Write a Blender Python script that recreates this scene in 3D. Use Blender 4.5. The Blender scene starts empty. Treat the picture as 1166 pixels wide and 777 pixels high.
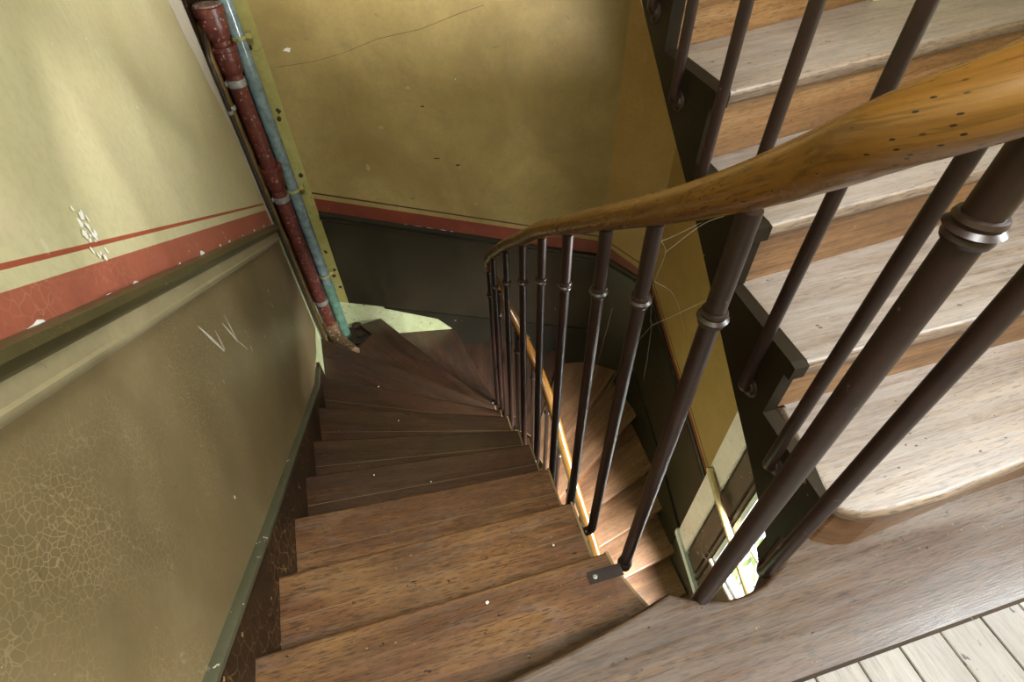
import bpy, bmesh, math, random
from mathutils import Vector, Matrix, noise
random.seed(7)
C = bpy.context.scene
COL = C.collection
# ------------------------------------------------------------------ camera
W_PX, H_PX, F_PX, CAM_Z = 1166, 777, 585.0, 1.12
AX_R = Vector((0.96434292, -0.20475678, 0.1676824))      # world x axis in camera (right, down, forward)
AX_F = Vector((-0.26375979, -0.6914653, 0.67253737))     # world y axis
AX_U = Vector((-0.02176003, -0.69278453, -0.72081627))   # world z axis
cd = bpy.data.cameras.new('camera')
cam = bpy.data.objects.new('camera', cd)
COL.objects.link(cam)
right = Vector((AX_R.x, AX_F.x, AX_U.x)); down = Vector((AX_R.y, AX_F.y, AX_U.y)); fwd = Vector((AX_R.z, AX_F.z, AX_U.z))
cam.matrix_world = Matrix((( right.x, -down.x, -fwd.x, 0), (right.y, -down.y, -fwd.y, 0), (right.z, -down.z, -fwd.z, CAM_Z), (0, 0, 0, 1)))
cd.sensor_width = 36.0
cd.lens = 36.0 * F_PX / W_PX
cd.clip_start = 0.02
C.camera = cam
# ------------------------------------------------------------------ world, lights, exposure
w = bpy.data.worlds.new('sky'); C.world = w; w.use_nodes = True
bg = w.node_tree.nodes['Background']
bg.inputs[0].default_value = (0.90, 0.97, 1.0, 1); bg.inputs[1].default_value = 1.7
def area(name, loc, target, sx, sy, watts, col):
    ld = bpy.data.lights.new(name, 'AREA'); ld.shape = 'RECTANGLE'; ld.size = sx; ld.size_y = sy
    ld.energy = watts; ld.color = col
    o = bpy.data.objects.new(name, ld); COL.objects.link(o); o.location = loc
    o.rotation_euler = (Vector(target) - Vector(loc)).to_track_quat('-Z', 'Y').to_euler()
    return o
area('window_daylight', (2.60, -.08, 1.75), (0.0, 0.80, 0.2), .75, 1.7, 145, (0.91, 0.98, 1.0))
area('landing_fill', (0.30, -0.70, 2.86), (0.20, -0.25, 0.0), .6, .6, 95, (1.0, 0.98, 0.94))  # added fill lamp below the closed ceiling, no opening there
area('lower_daylight', (2.30, -.10, -.60), (0.95, 1.40, -2.7), 1.0, .5, 1000, (1.0, 0.96, 0.94))
V = C.view_settings
V.view_transform = 'Standard'; V.look = 'None'; V.gamma = 1; V.use_curve_mapping = False; V.exposure = 0.08

# ------------------------------------------------------------------ materials
def lin(c):
    return tuple(((v / 255) / 12.92 if v / 255 <= 0.04045 else ((v / 255 + 0.055) / 1.055) ** 2.4) for v in c) + (1,)
class NT:
    def __init__(s, name):
        s.m = bpy.data.materials.new(name); s.m.use_nodes = True
        s.t = s.m.node_tree; s.n = s.t.nodes; s.b = s.n['Principled BSDF']
    def new(s, typ, **kw):
        n = s.n.new(typ)
        for k, v in kw.items(): setattr(n, k, v)
        return n
    def link(s, a, b): s.t.links.new(a, b)
    def pos(s, scale=(1, 1, 1), uv=False, rnd=False):
        mp = s.new('ShaderNodeMapping'); mp.inputs['Scale'].default_value = scale
        if uv: s.link(s.new('ShaderNodeUVMap').outputs[0], mp.inputs[0])
        else: s.link(s.new('ShaderNodeNewGeometry').outputs['Position'], mp.inputs[0])
        if rnd:
            oi = s.new('ShaderNodeObjectInfo'); ml = s.new('ShaderNodeMath', operation='MULTIPLY')
            s.link(oi.outputs['Random'], ml.inputs[0]); ml.inputs[1].default_value = 37.0
            s.link(ml.outputs[0], mp.inputs['Location'])
        return mp.outputs[0]
    def noise(s, vec, scale, detail=4, rough=.55, dist=0):
        n = s.new('ShaderNodeTexNoise'); n.inputs['Scale'].default_value = scale; n.inputs['Detail'].default_value = detail
        n.inputs['Roughness'].default_value = rough; n.inputs['Distortion'].default_value = dist
        s.link(vec, n.inputs['Vector']); return n.outputs['Fac']
    def ramp(s, fac, stops):
        r = s.new('ShaderNodeValToRGB'); e = r.color_ramp.elements
        while len(e) < len(stops): e.new(0.5)
        for el, (p, c) in zip(e, stops):
            el.position = p; el.color = c if len(c) == 4 else tuple(c) + (1,)
        s.link(fac, r.inputs[0]); return r.outputs[0]
    def step(s, fac, a, b, inv=False):
        lo, hi = ((1, 1, 1), (0, 0, 0)) if inv else ((0, 0, 0), (1, 1, 1))
        return s.ramp(fac, [(a, lo), (b, hi)])
    def mix(s, fac, a, b, mode='MIX'):
        m = s.new('ShaderNodeMix', data_type='RGBA', blend_type=mode)
        for v, i in ((fac, 0), (a, 6), (b, 7)):
            if hasattr(v, 'is_output'): s.link(v, m.inputs[i])
            else: m.inputs[i].default_value = v
        return m.outputs[2]
    def math(s, op, a, b):
        m = s.new('ShaderNodeMath', operation=op)
        for v, i in ((a, 0), (b, 1)):
            if hasattr(v, 'is_output'): s.link(v, m.inputs[i])
            else: m.inputs[i].default_value = v
        return m.outputs[0]
    def cracks(s, vec, scale, width):
        v = s.new('ShaderNodeTexVoronoi', feature='DISTANCE_TO_EDGE'); v.inputs['Scale'].default_value = scale
        s.link(vec, v.inputs['Vector']); return s.step(v.outputs['Distance'], width * .4, width, inv=True)
    def bump(s, h, strength=.2, dist=.002):
        b = s.new('ShaderNodeBump'); b.inputs['Strength'].default_value = strength; b.inputs['Distance'].default_value = dist
        s.link(h, b.inputs['Height']); s.link(b.outputs[0], s.b.inputs['Normal'])
    def done(s, col, rough=.5, metal=0, spec=.5):
        if hasattr(col, 'is_output'): s.link(col, s.b.inputs['Base Color'])
        else: s.b.inputs['Base Color'].default_value = col
        if hasattr(rough, 'is_output'): s.link(rough, s.b.inputs['Roughness'])
        else: s.b.inputs['Roughness'].default_value = rough
        s.b.inputs['Metallic'].default_value = metal
        s.b.inputs['Specular IOR Level'].default_value = spec
        return s.m

def wood(name, dark, mid, light, rough=.45, dust_sheen=.0, sheencol=(170, 160, 148), pores=.55, spec=.5, holes=False, vary=False, worn=0, worncol=(150, 110, 62), bmp=.22):
    s = NT(name)
    P = lambda a, b: s.pos((a, b, 1), uv=True, rnd=True)
    g = s.noise(P(.9, 9), 1.0, 4, .6, .6)              # broad figure
    g2 = s.noise(P(2.6, 85), 1.0, 8, .80, .3)         # growth rings
    gg = s.math('ADD', s.math('MULTIPLY', g, .45), s.math('MULTIPLY', g2, .55))
    col = s.ramp(gg, [(.38, lin(dark)), (.5, lin(mid)), (.61, lin(light))])
    if worn:
        wn = s.noise(P(2.2, 7), 1.2, 6, .72, .2)
        col = s.mix(s.math('MULTIPLY', s.step(wn, .46, .62), worn), col, lin(worncol))
        gw = s.noise(P(3, 8), 1.7, 6, .7, .3)
        col = s.mix(s.math('MULTIPLY', s.step(gw, .52, .66), worn * .6), col, lin((128, 116, 110)))
        rd = s.noise(P(1.5, 6), 1.1, 4, .6)
        col = s.mix(s.math('MULTIPLY', s.step(rd, .50, .62), .5), col, lin((84, 46, 29)))
    if vary:
        oi = s.new('ShaderNodeObjectInfo')
        col = s.mix(s.math('MULTIPLY', oi.outputs['Random'], .5), col, lin(tuple(int(c * .62) for c in mid)))
    fine = s.noise(P(30, 300), 1.0, 2, .5, .0)
    col = s.mix(s.math('MULTIPLY', s.step(fine, .555, .60), pores), col, lin(tuple(int(c * .6) for c in dark)))
    blot = s.noise(P(2.4, 4), 1.3, 5, .65, .3)
    col = s.mix(s.math('MULTIPLY', s.step(blot, .44, .66), .4), col, lin(tuple(int(c * .66) for c in mid)))
    if dust_sheen > 0:
        d = s.noise(P(2.0, 38), 1.3, 6, .75, .2)
        sx = s.new('ShaderNodeSeparateXYZ'); s.link(s.new('ShaderNodeNewGeometry').outputs['Normal'], sx.inputs[0])   # grey window sheen painted as a dusty layer, upward faces only
        lie = s.step(sx.outputs['Z'], .80, .97)
        col = s.mix(s.math('MULTIPLY', s.math('MULTIPLY', s.step(d, .28, .60), dust_sheen), lie), col, lin(sheencol))
    spk = s.noise(P(1, 1), 75, 2, .5)
    col = s.mix(s.math('MULTIPLY', s.step(spk, .745, .77), .5), col, lin((170, 150, 120)))
    dk = s.noise(P(1.2, 2), 26, 3, .6)
    col = s.mix(s.math('MULTIPLY', s.step(dk, .27, .31, inv=True), .8), col, lin((26, 18, 14)))
    if holes:
        v = s.new('ShaderNodeTexVoronoi', voronoi_dimensions='2D'); v.inputs['Scale'].default_value = 110; s.link(P(.6, 1), v.inputs['Vector'])
        msk = s.step(s.noise(P(1, 1), 14, 2, .5), .44, .50)
        col = s.mix(s.math('MULTIPLY', s.step(v.outputs['Distance'], .07, .10, inv=True), msk), col, lin((24, 14, 8)))
    s.bump(s.math('ADD', fine, gg), bmp, .0012)
    rg = s.ramp(blot, [(.3, (max(rough - .08, .05),) * 3), (.7, (rough + .12,) * 3)])
    return s.done(col, rg, 0, spec)

def paint(name, base, var, crack=0, crackcol=None, crackscale=60, crackw=.045, flecks=(235, 228, 205), fleck_t=.735, rough=.55, var2=None, scr=True, spec=.35):
    s = NT(name)
    p = s.pos()
    n1 = s.noise(p, 1.7, 5, .6, .4); n2 = s.noise(p, 9, 5, .65)
    col = s.ramp(n1, [(.33, lin(var)), (.62, lin(base))])
    if var2: col = s.mix(s.math('MULTIPLY', s.step(n2, .46, .70), .45), col, lin(var2))
    else: col = s.mix(s.math('MULTIPLY', s.step(n2, .50, .72), .25), col, lin(tuple(int(c * .82) for c in base)))
    if crack:
        wp = s.new('ShaderNodeVectorMath', operation='ADD')
        nz = s.new('ShaderNodeTexNoise'); nz.inputs['Scale'].default_value = 14; s.link(p, nz.inputs['Vector'])
        sc = s.new('ShaderNodeVectorMath', operation='SCALE'); s.link(nz.outputs['Color'], sc.inputs[0]); sc.inputs['Scale'].default_value = .035
        s.link(p, wp.inputs[0]); s.link(sc.outputs[0], wp.inputs[1])
        ck = s.cracks(wp.outputs[0], crackscale, crackw)
        msk = s.step(s.noise(p, 2.6, 3, .6), .44, .60)
        col = s.mix(s.math('MULTIPLY', s.math('MULTIPLY', ck, msk), crack), col, lin(crackcol))
    if scr:
        sv = s.pos((60, 14, 5)); sn = s.noise(sv, 1.0, 2, .5, 2.0)
        col = s.mix(s.math('MULTIPLY', s.step(sn, .73, .76), .16), col, lin(flecks))
        sv2 = s.pos((10, 40, 30)); sn2 = s.noise(sv2, 1.3, 2, .5, 1.0)
        col = s.mix(s.math('MULTIPLY', s.step(sn2, .73, .76), .3), col, lin(tuple(int(c * .45) for c in base)))
    mt = s.noise(p, 55, 4, .65); col = s.mix(s.math('MULTIPLY', s.step(mt, .44, .64), .22), col, lin(tuple(int(c * .78) for c in base)))
    f = s.noise(p, 34, 3, .55)
    col = s.mix(s.step(f, fleck_t, fleck_t + .015), col, lin(flecks))
    s.bump(n2, .12, .004)
    return s.done(col, rough, 0, spec)

def metal_paint(name, base, wear, rough=.4, wear_t=.66, spec=.5, metallic=0, bump=.2):
    s = NT(name); p = s.pos()
    n = s.noise(p, 22, 5, .65); n2 = s.noise(p, 60, 3, .6)
    col = s.ramp(n, [(.35, lin(tuple(int(c * .75) for c in base))), (.6, lin(base))])
    col = s.mix(s.step(n2, wear_t, wear_t + .05), col, lin(wear))
    s.bump(n, bump, .002)
    return s.done(col, rough, metallic, spec)

M = {}
M['tread'] = wood('oiled_oak', (32, 20, 13), (62, 40, 26), (90, 60, 38), .33, .10, (128, 116, 102), pores=.6, vary=True, worn=.22, worncol=(104, 74, 46))
M['tread_worn_lit'] = wood('worn_lit_oak', (58, 35, 20), (102, 67, 38), (134, 95, 58), .36, .15, (146, 130, 112), pores=.65, worn=.55, worncol=(146, 110, 66))  # brighter light on the nearest treads painted in along with the wear
M['tread_tan_lit'] = wood('lit_tan_oak', (92, 62, 40), (136, 98, 66), (166, 128, 92), .4, .2, (160, 140, 118), pores=.5, worn=.3, worncol=(170, 132, 90))  # lighter oak puts the lower window's light into these treads' colour
M['tread_grey'] = wood('worn_sheen_grey_oak', (84, 67, 53), (126, 107, 90), (154, 136, 118), .42, .6, (156, 150, 147), pores=.6)  # window sheen on the upper treads put into the grey, besides wear
M['riser'] = wood('riser_oak', (96, 64, 34), (134, 97, 58), (160, 124, 84), .42, .1, (170, 156, 136), pores=.45)
M['landing'] = wood('landing_oak', (56, 39, 27), (88, 66, 48), (112, 90, 70), .36, .5, (116, 110, 107), pores=.7, worn=.25, worncol=(118, 92, 62))
M['plank'] = wood('plank_pine', (112, 104, 96), (138, 130, 122), (156, 150, 142), .5, .5, (154, 150, 146), pores=.35)
M['rail'] = wood('handrail_wood', (82, 52, 18), (108, 74, 28), (126, 90, 38), .24, pores=.35, holes=True, bmp=.07)
M['string'] = paint('brown_black_string_paint', (46, 38, 26), (34, 28, 20), fleck_t=.73, flecks=(130, 112, 84), rough=.55, spec=.12)
M['edge'] = paint('lit_edge_pale_joint', (150, 128, 92), (118, 98, 66), rough=.5)  # paints light along the string's top edges; plank joints share the tone
M['base'] = paint('skirting_and_recess_dark', (50, 36, 24), (36, 27, 18), crack=.8, crackcol=(150, 112, 70), crackscale=26, crackw=.03, flecks=(176, 140, 96), fleck_t=.69, rough=.4)
M['bead'] = paint('green_bead_paint', (92, 92, 72), (70, 70, 54), flecks=(200, 200, 180), fleck_t=.7, rough=.35)
M['ochre'] = paint('ochre_wall_paint', (190, 164, 98), (166, 140, 76), var2=(176, 158, 100), fleck_t=.76, rough=.5)
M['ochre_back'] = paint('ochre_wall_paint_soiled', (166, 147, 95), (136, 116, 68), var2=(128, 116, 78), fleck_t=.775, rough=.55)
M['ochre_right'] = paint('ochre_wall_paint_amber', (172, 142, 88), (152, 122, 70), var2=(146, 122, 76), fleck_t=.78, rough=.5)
M['cream'] = paint('cream_wall_paint', (194, 188, 148), (178, 170, 128), var2=(190, 174, 142), fleck_t=.765, rough=.5, flecks=(244, 240, 226))
M['red'] = paint('brick_red_band_paint', (160, 92, 72), (142, 76, 58), crack=.55, crackcol=(190, 142, 112), crackscale=42, crackw=.03, fleck_t=.735, flecks=(226, 206, 180), rough=.5)
M['redline'] = paint('red_line_paint', (156, 80, 56), (140, 66, 46), fleck_t=.78, rough=.5)
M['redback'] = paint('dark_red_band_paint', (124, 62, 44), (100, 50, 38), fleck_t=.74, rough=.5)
M['brownline'] = paint('brown_line_paint', (74, 48, 28), (60, 38, 22), fleck_t=.78)
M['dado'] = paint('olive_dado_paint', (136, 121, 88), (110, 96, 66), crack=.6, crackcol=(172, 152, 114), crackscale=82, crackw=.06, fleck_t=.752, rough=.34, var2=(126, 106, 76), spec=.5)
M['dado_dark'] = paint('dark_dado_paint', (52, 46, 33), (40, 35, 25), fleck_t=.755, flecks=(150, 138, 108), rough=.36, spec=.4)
M['rail_dark'] = paint('dark_green_moulding_paint', (74, 68, 42), (50, 46, 30), crack=.7, crackcol=(120, 104, 66), crackscale=110, crackw=.05, fleck_t=.72, flecks=(190, 160, 110), rough=.3)
M['rail_olive'] = paint('olive_moulding_paint', (158, 148, 116), (132, 122, 92), fleck_t=.74, flecks=(210, 196, 160), rough=.3, spec=.5)
M['rail_black'] = paint('black_green_moulding_paint', (44, 42, 32), (34, 32, 25), fleck_t=.73, flecks=(150, 150, 120), rough=.3)
M['plaster'] = paint('pale_green_plaster', (206, 216, 172), (176, 190, 140), var2=(150, 160, 110), fleck_t=.66, flecks=(96, 96, 66), rough=.8)
M['strip'] = paint('yellow_green_plaster', (170, 164, 96), (138, 132, 70), var2=(190, 186, 130), fleck_t=.70, flecks=(84, 74, 44), rough=.7)
M['white'] = paint('white_chip', (236, 236, 230), (222, 222, 212), rough=.7, scr=False)
M['smear'] = paint('white_smear', (212, 208, 196), (194, 188, 172), rough=.7)
M['iron'] = metal_paint('brown_iron_paint', (40, 24, 19), (86, 76, 72), .37, .70)
M['iron_dark'] = metal_paint('dark_iron_paint', (40, 30, 26), (84, 74, 66), .4, .68)
M['redpipe'] = metal_paint('red_lead_paint', (100, 50, 40), (156, 128, 120), .4, .62)
M['bluepipe'] = metal_paint('blue_grey_pvc', (122, 142, 144), (128, 146, 146), .22, .80, bump=.02)
M['greenpipe'] = metal_paint('green_pvc', (100, 138, 120), (118, 146, 128), .3, .8, bump=.02)
M['brass'] = metal_paint('brass_tube', (122, 98, 56), (88, 70, 42), .35, .62, metallic=.5, bump=.05)
M['darktube'] = metal_paint('dark_tube', (52, 44, 34), (120, 110, 90), .4, .66)
M['zinc'] = metal_paint('zinc_clamp', (170, 172, 166), (110, 104, 96), .4, .62, metallic=.4)
M['cap'] = metal_paint('dirty_plug', (128, 100, 88), (196, 186, 176), .6, .58)
M['rust'] = metal_paint('rusty_cement', (104, 78, 52), (158, 150, 108), .8, .60)
M['winwhite'] = paint('window_white_paint', (238, 228, 230), (220, 210, 212), fleck_t=.72, flecks=(120, 120, 110), rough=.45)
M['winblue'] = paint('window_blue_white_paint', (214, 226, 232), (196, 210, 218), fleck_t=.74, flecks=(130, 130, 124), rough=.4)
M['winpanel'] = paint('grey_brown_panel_paint', (84, 74, 64), (58, 50, 42), fleck_t=.68, flecks=(190, 186, 176), rough=.35)
M['pole'] = wood('pale_pole_wood', (150, 126, 84), (186, 164, 116), (206, 190, 148), .4)
M['rubble'] = paint('rubble', (70, 58, 46), (40, 34, 28), rough=.9)
M['concrete'] = paint('slab_plaster', (150, 140, 118), (128, 118, 98), rough=.8)
M['leaf'] = paint('leaf_green', (150, 176, 110), (110, 146, 74), rough=.6, scr=False)
M['ceiling'] = paint('ceiling_plaster', (206, 196, 168), (190, 180, 150), rough=.8)
def glass_mat():
    s = NT('thin_glass'); n = s.n
    tr = n.new('ShaderNodeBsdfTransparent'); gl = n.new('ShaderNodeBsdfGlossy'); gl.inputs['Roughness'].default_value = .03
    mx = n.new('ShaderNodeMixShader'); mx.inputs[0].default_value = .08
    s.link(tr.outputs[0], mx.inputs[1]); s.link(gl.outputs[0], mx.inputs[2])
    s.link(mx.outputs[0], n['Material Output'].inputs[0]); return s.m
M['glass'] = glass_mat()
def web_mat():
    s = NT('cobweb_silk'); return s.done(lin((120, 110, 88)), .7)
M['web'] = web_mat()

# ------------------------------------------------------------------ helpers
ORG = {}
def tag(o, label=None, cat=None, group=None, kind=None):
    for k, v in (('label', label), ('category', cat), ('group', group), ('kind', kind)):
        if v: o[k] = v
    return o
def thing(name, label, cat, loc=(0, 0, 0), group=None, kind=None):
    o = bpy.data.objects.new(name, None); COL.objects.link(o); o.location = loc; o.empty_display_size = .05
    ORG[o] = Vector(loc); return tag(o, label, cat, group, kind)
def link(name, bm, mats, parent=None, smooth=False, recalc=True):
    """bm is in world coordinates; the object gets its own origin."""
    if recalc: bmesh.ops.recalc_face_normals(bm, faces=bm.faces)
    lo = Vector((min(v.co.x for v in bm.verts), min(v.co.y for v in bm.verts), min(v.co.z for v in bm.verts)))
    hi = Vector((max(v.co.x for v in bm.verts), max(v.co.y for v in bm.verts), max(v.co.z for v in bm.verts)))
    org = Vector(((lo.x + hi.x) / 2, (lo.y + hi.y) / 2, lo.z))
    bmesh.ops.translate(bm, verts=bm.verts, vec=-org)
    if smooth:
        for f in bm.faces: f.smooth = True
        for e in bm.edges:
            if len(e.link_faces) == 2 and e.calc_face_angle(0) > math.radians(40): e.smooth = False
    me = bpy.data.meshes.new(name); bm.to_mesh(me); bm.free()
    for m in (mats if isinstance(mats, (list, tuple)) else [mats]): me.materials.append(M[m] if isinstance(m, str) else m)
    o = bpy.data.objects.new(name, me); COL.objects.link(o)
    ORG[o] = org
    if parent is not None:
        o.parent = parent; o.location = org - ORG[parent]
    else: o.location = org
    return o
def uv_planar(bm, u_dir, up=Vector((0, 0, 1))):
    """metres as UV, u along the grain"""
    L = bm.loops.layers.uv.verify()
    u = Vector(u_dir).normalized()
    for f in bm.faces:
        n = f.normal
        v = n.cross(u)
        if v.length < .3: v = n.cross(up) if abs(n.dot(up)) < .9 else n.cross(Vector((0, 1, 0)))
        v.normalize()
        for l in f.loops:
            l[L].uv = (l.vert.co.dot(u), l.vert.co.dot(v))
def prism_bm(poly, z0, z1):
    bm = bmesh.new()
    a = [bm.verts.new((x, y, z1)) for x, y in poly]; b = [bm.verts.new((x, y, z0)) for x, y in poly]
    n = len(poly)
    bm.faces.new(a); bm.faces.new(b[::-1])
    for i in range(n): bm.faces.new((a[i], b[i], b[(i + 1) % n], a[(i + 1) % n]))
    bmesh.ops.recalc_face_normals(bm, faces=bm.faces)
    return bm
def nosed_prism(name, poly, z0, z1, mat, parent, grain, edges_idx, r=.012, seg=3):
    """prism whose listed top/bottom outline edges are rounded (nosings)"""
    bm = prism_bm(poly, z0, z1)
    n = len(poly)
    bm.verts.ensure_lookup_table()
    sel = []
    for e in bm.edges:
        i, j = e.verts[0].index, e.verts[1].index
        if i < n and j < n or i >= n and j >= n:
            a, b = i % n, j % n
            for k in edges_idx:
                if {a, b} == {k, (k + 1) % n}: sel.append(e)
    if sel: bmesh.ops.bevel(bm, geom=sel, offset=r, segments=seg, affect='EDGES', profile=.5)
    bm.normal_update()
    uv_planar(bm, grain)
    return link(name, bm, mat, parent, smooth=True)
def box_bm(x0, x1, y0, y1, z0, z1, bm=None):
    b = bm or bmesh.new()
    vs = [b.verts.new((x, y, z)) for z in (z0, z1) for y in (y0, y1) for x in (x0, x1)]
    for f in ((0, 2, 3, 1), (4, 5, 7, 6), (0, 1, 5, 4), (2, 6, 7, 3), (0, 4, 6, 2), (1, 3, 7, 5)): b.faces.new([vs[i] for i in f])
    return b
def catmull(pts, n=8):
    P = [Vector(p) for p in pts]; out = []
    for i in range(len(P) - 1):
        p0 = P[i - 1] if i else P[0] * 2 - P[1]; p1, p2 = P[i], P[i + 1]; p3 = P[i + 2] if i + 2 < len(P) else P[-1] * 2 - P[-2]
        for k in range(n):
            t = k / n
            out.append(.5 * ((2 * p1) + (p2 - p0) * t + (2 * p0 - 5 * p1 + 4 * p2 - p3) * t * t + (3 * p1 - p0 - 3 * p2 + p3) * t ** 3))
    out.append(P[-1]); return out
def sweep_bm(path, prof, up=None, bm=None, cap=True, uvs=True):
    """prof: list of (side, up) points; path: Vectors; up: fixed up vector or None for rotation-minimising"""
    b = bm or bmesh.new(); L = b.loops.layers.uv.verify()
    rings = []; N = len(path); side = None; dist = 0; ds = []
    for i, p in enumerate(path):
        t = (path[min(i + 1, N - 1)] - path[max(i - 1, 0)]).normalized()
        if up is not None: s = t.cross(up).normalized()
        else:
            if side is None:
                side = t.cross(Vector((0, 0, 1)))
                if side.length < .05: side = t.cross(Vector((1, 0, 0)))
            s = (side - t * side.dot(t)).normalized(); side = s
        u = s.cross(t).normalized()
        rings.append([b.verts.new(p + s * a + u * c) for a, c in prof])
        if i: dist += (p - path[i - 1]).length
        ds.append(dist)
    m = len(prof); per = [0]
    for k in range(m): per.append(per[-1] + (Vector(prof[(k + 1) % m]) - Vector(prof[k])).length)
    for i in range(N - 1):
        for k in range(m):
            f = b.faces.new((rings[i][k], rings[i][(k + 1) % m], rings[i + 1][(k + 1) % m], rings[i + 1][k]))
            for l, uv in zip(f.loops, ((ds[i], per[k]), (ds[i], per[k + 1]), (ds[i + 1], per[k + 1]), (ds[i + 1], per[k]))): l[L].uv = uv
    if cap: b.faces.new(rings[0][::-1]); b.faces.new(rings[-1])
    return b
def circ(r, n=14): return [(r * math.cos(2 * math.pi * k / n), r * math.sin(2 * math.pi * k / n)) for k in range(n)]
def tube_bm(pts, r, n=14, bm=None): return sweep_bm([Vector(p) for p in pts], circ(r, n), None, bm)
def lathe_bm(c, axis, prof, n=20, bm=None):
    """prof: (radius, height along axis)"""
    b = bm or bmesh.new(); c = Vector(c); a = Vector(axis).normalized()
    s = a.orthogonal().normalized(); u = a.cross(s); rings = []
    for r, h in prof: rings.append([b.verts.new(c + a * h + (s * math.cos(2 * math.pi * k / n) + u * math.sin(2 * math.pi * k / n)) * max(r, 1e-4)) for k in range(n)])
    for i in range(len(prof) - 1):
        for k in range(n): b.faces.new((rings[i][k], rings[i][(k + 1) % n], rings[i + 1][(k + 1) % n], rings[i + 1][k]))
    b.faces.new(rings[0][::-1]); b.faces.new(rings[-1]); return b
def interp(x, pts):
    if x <= pts[0][0]: return pts[0][1]
    for (a, b), (c, d) in zip(pts, pts[1:]):
        if x <= c: return b + (d - b) * (x - a) / (c - a)
    return pts[-1][1]

# ------------------------------------------------------------------ plan (metres; landing is z = 0)
RISE = .17
NST = 21
ZLOW = -RISE * NST
ZTOP = 2.95
WL0, WL1 = (-.43, -1.70), (-.69, 3.06)          # left wall, front end is off frame
def wlx(y): return -.50 - .0664 * (y - .2)
def wby(x): return 3.06 - .1782 * (x + .69)
C1, C2, R1 = (1.33, 2.70), (1.60, 2.46), (1.55, 1.2)
def wrx(y): return 1.55 + .0397 * (y - 1.2)

def banded_wall(name, s_list, levels, zone_mats, pt, inward, thick=.14):
    """levels[j](s) from top to bottom; zone_mats[j][i] between level j and j+1 in column i; pt(s) -> (x, y)"""
    bm = bmesh.new(); mats = []
    def mi(m):
        if m not in mats: mats.append(m)
        return mats.index(m)
    iv = Vector((inward[0], inward[1], 0)).normalized()
    front = [[bm.verts.new((*pt(s), lv(s))) for s in s_list] for lv in levels]
    back = [[bm.verts.new(Vector((*pt(s), lv(s))) - iv * thick) for s in s_list] for lv in (levels[0], levels[-1])]
    n = len(s_list)
    for j in range(len(levels) - 1):
        for i in range(n - 1):
            f = bm.faces.new((front[j][i], front[j][i + 1], front[j + 1][i + 1], front[j + 1][i]))
            f.material_index = mi(zone_mats[j][i] if isinstance(zone_mats[j], (list, tuple)) else zone_mats[j])
    k = mi('concrete')
    for i in range(n - 1):
        for q in ((back[0][i], back[1][i], back[1][i + 1], back[0][i + 1]), (front[0][i], back[0][i], back[0][i + 1], front[0][i + 1]),
                  (front[-1][i], front[-1][i + 1], back[1][i + 1], back[1][i])):
            bm.faces.new(q).material_index = k
    for i in (0, n - 1):
        bm.faces.new([front[j][i] for j in range(len(levels))] + [back[1][i], back[0][i]]).material_index = k
    return bm, mats
def chip(bm, mats, mat, pts, nrm, off=.0012):
    """a flat paint chip lying on a wall face, in the wall's own mesh"""
    if mat not in mats: mats.append(mat)
    f = bm.faces.new([bm.verts.new(Vector(p) + Vector(nrm) * off) for p in pts]); f.material_index = mats.index(mat)
def blob(c, u, v, r, n=9, jag=.45):
    return [Vector(c) + Vector(u) * (math.cos(2 * math.pi * k / n) * r[0] * (1 + random.uniform(-jag, jag))) + Vector(v) * (math.sin(2 * math.pi * k / n) * r[1] * (1 + random.uniform(-jag, jag))) for k in range(n)]

# ---- left wall
YL = [-1.70, .0, .30, .72, 1.4, 2.0, 2.40, 2.68, 2.74, 3.06]
Z = Vector((0, 0, 1))
def cl(f, y0=.0): return lambda y: f(max(y, y0))
lt = cl(lambda y: .702 - .517 * (y - .731)); lt2 = cl(lambda y: .692 - .517 * (y - .731))
rt = cl(lambda y: .661 - .517 * (y - .731)); rb = cl(lambda y: .591 - .524 * (y - .731))
SK = [(-.2, .20), (.0, .20), (.346, .031), (.798, -.273), (1.4, -.665), (2.007, -1.057), (2.30, -1.16), (2.45, -1.19), (3.1, -1.30)]
skl = lambda y: interp(y, SK)
nc = len(YL) - 1
def cols(m, last='base', k=1): return [m] * (nc - 2) + ['smear', last]  # last column painted dark for the shade behind the pipes
bm, mats = banded_wall('wall_left', YL, [lambda s: ZTOP, lt, lt2, rt, rb, skl, lambda s: ZLOW],
    [cols('cream'), cols('redline'), cols('cream'), cols('red'), ['dado'] * (nc - 2) + ['plaster', 'base'], ['plaster'] * nc],
    lambda y: (wlx(y), y), (1, .066))
nL = Vector((1, .066, 0)).normalized(); uL = Vector((-.066, 1, 0)).normalized()
def onl(y, z): return Vector((wlx(y), y, z))
for k in range(22): chip(bm, mats, 'white', blob(onl(.971 + random.gauss(0, .016), .60 + random.gauss(-.01, .022)), uL, Z, (random.uniform(.002, .008), random.uniform(.003, .010))), nL, .001 + .0002 * k)
def stroke(a, b, w, mat='smear'):
    a, b = onl(*a), onl(*b); d = (b - a).normalized(); s = d.cross(nL)
    chip(bm, mats, mat, [a + s * w * .3, a - s * w * .3, a * .5 + b * .5 - s * w, b - s * w * .5, b + s * w * .5, a * .5 + b * .5 + s * w * .7], nL, .0012)
stroke((1.154, .19), (1.214, .033), .008); stroke((1.235, .10), (1.222, .03), .006)
stroke((1.31, .06), (1.345, -.055), .006); stroke((1.36, .05), (1.345, -.05), .005); stroke((1.345, -.05), (1.39, -.14), .003)
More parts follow.
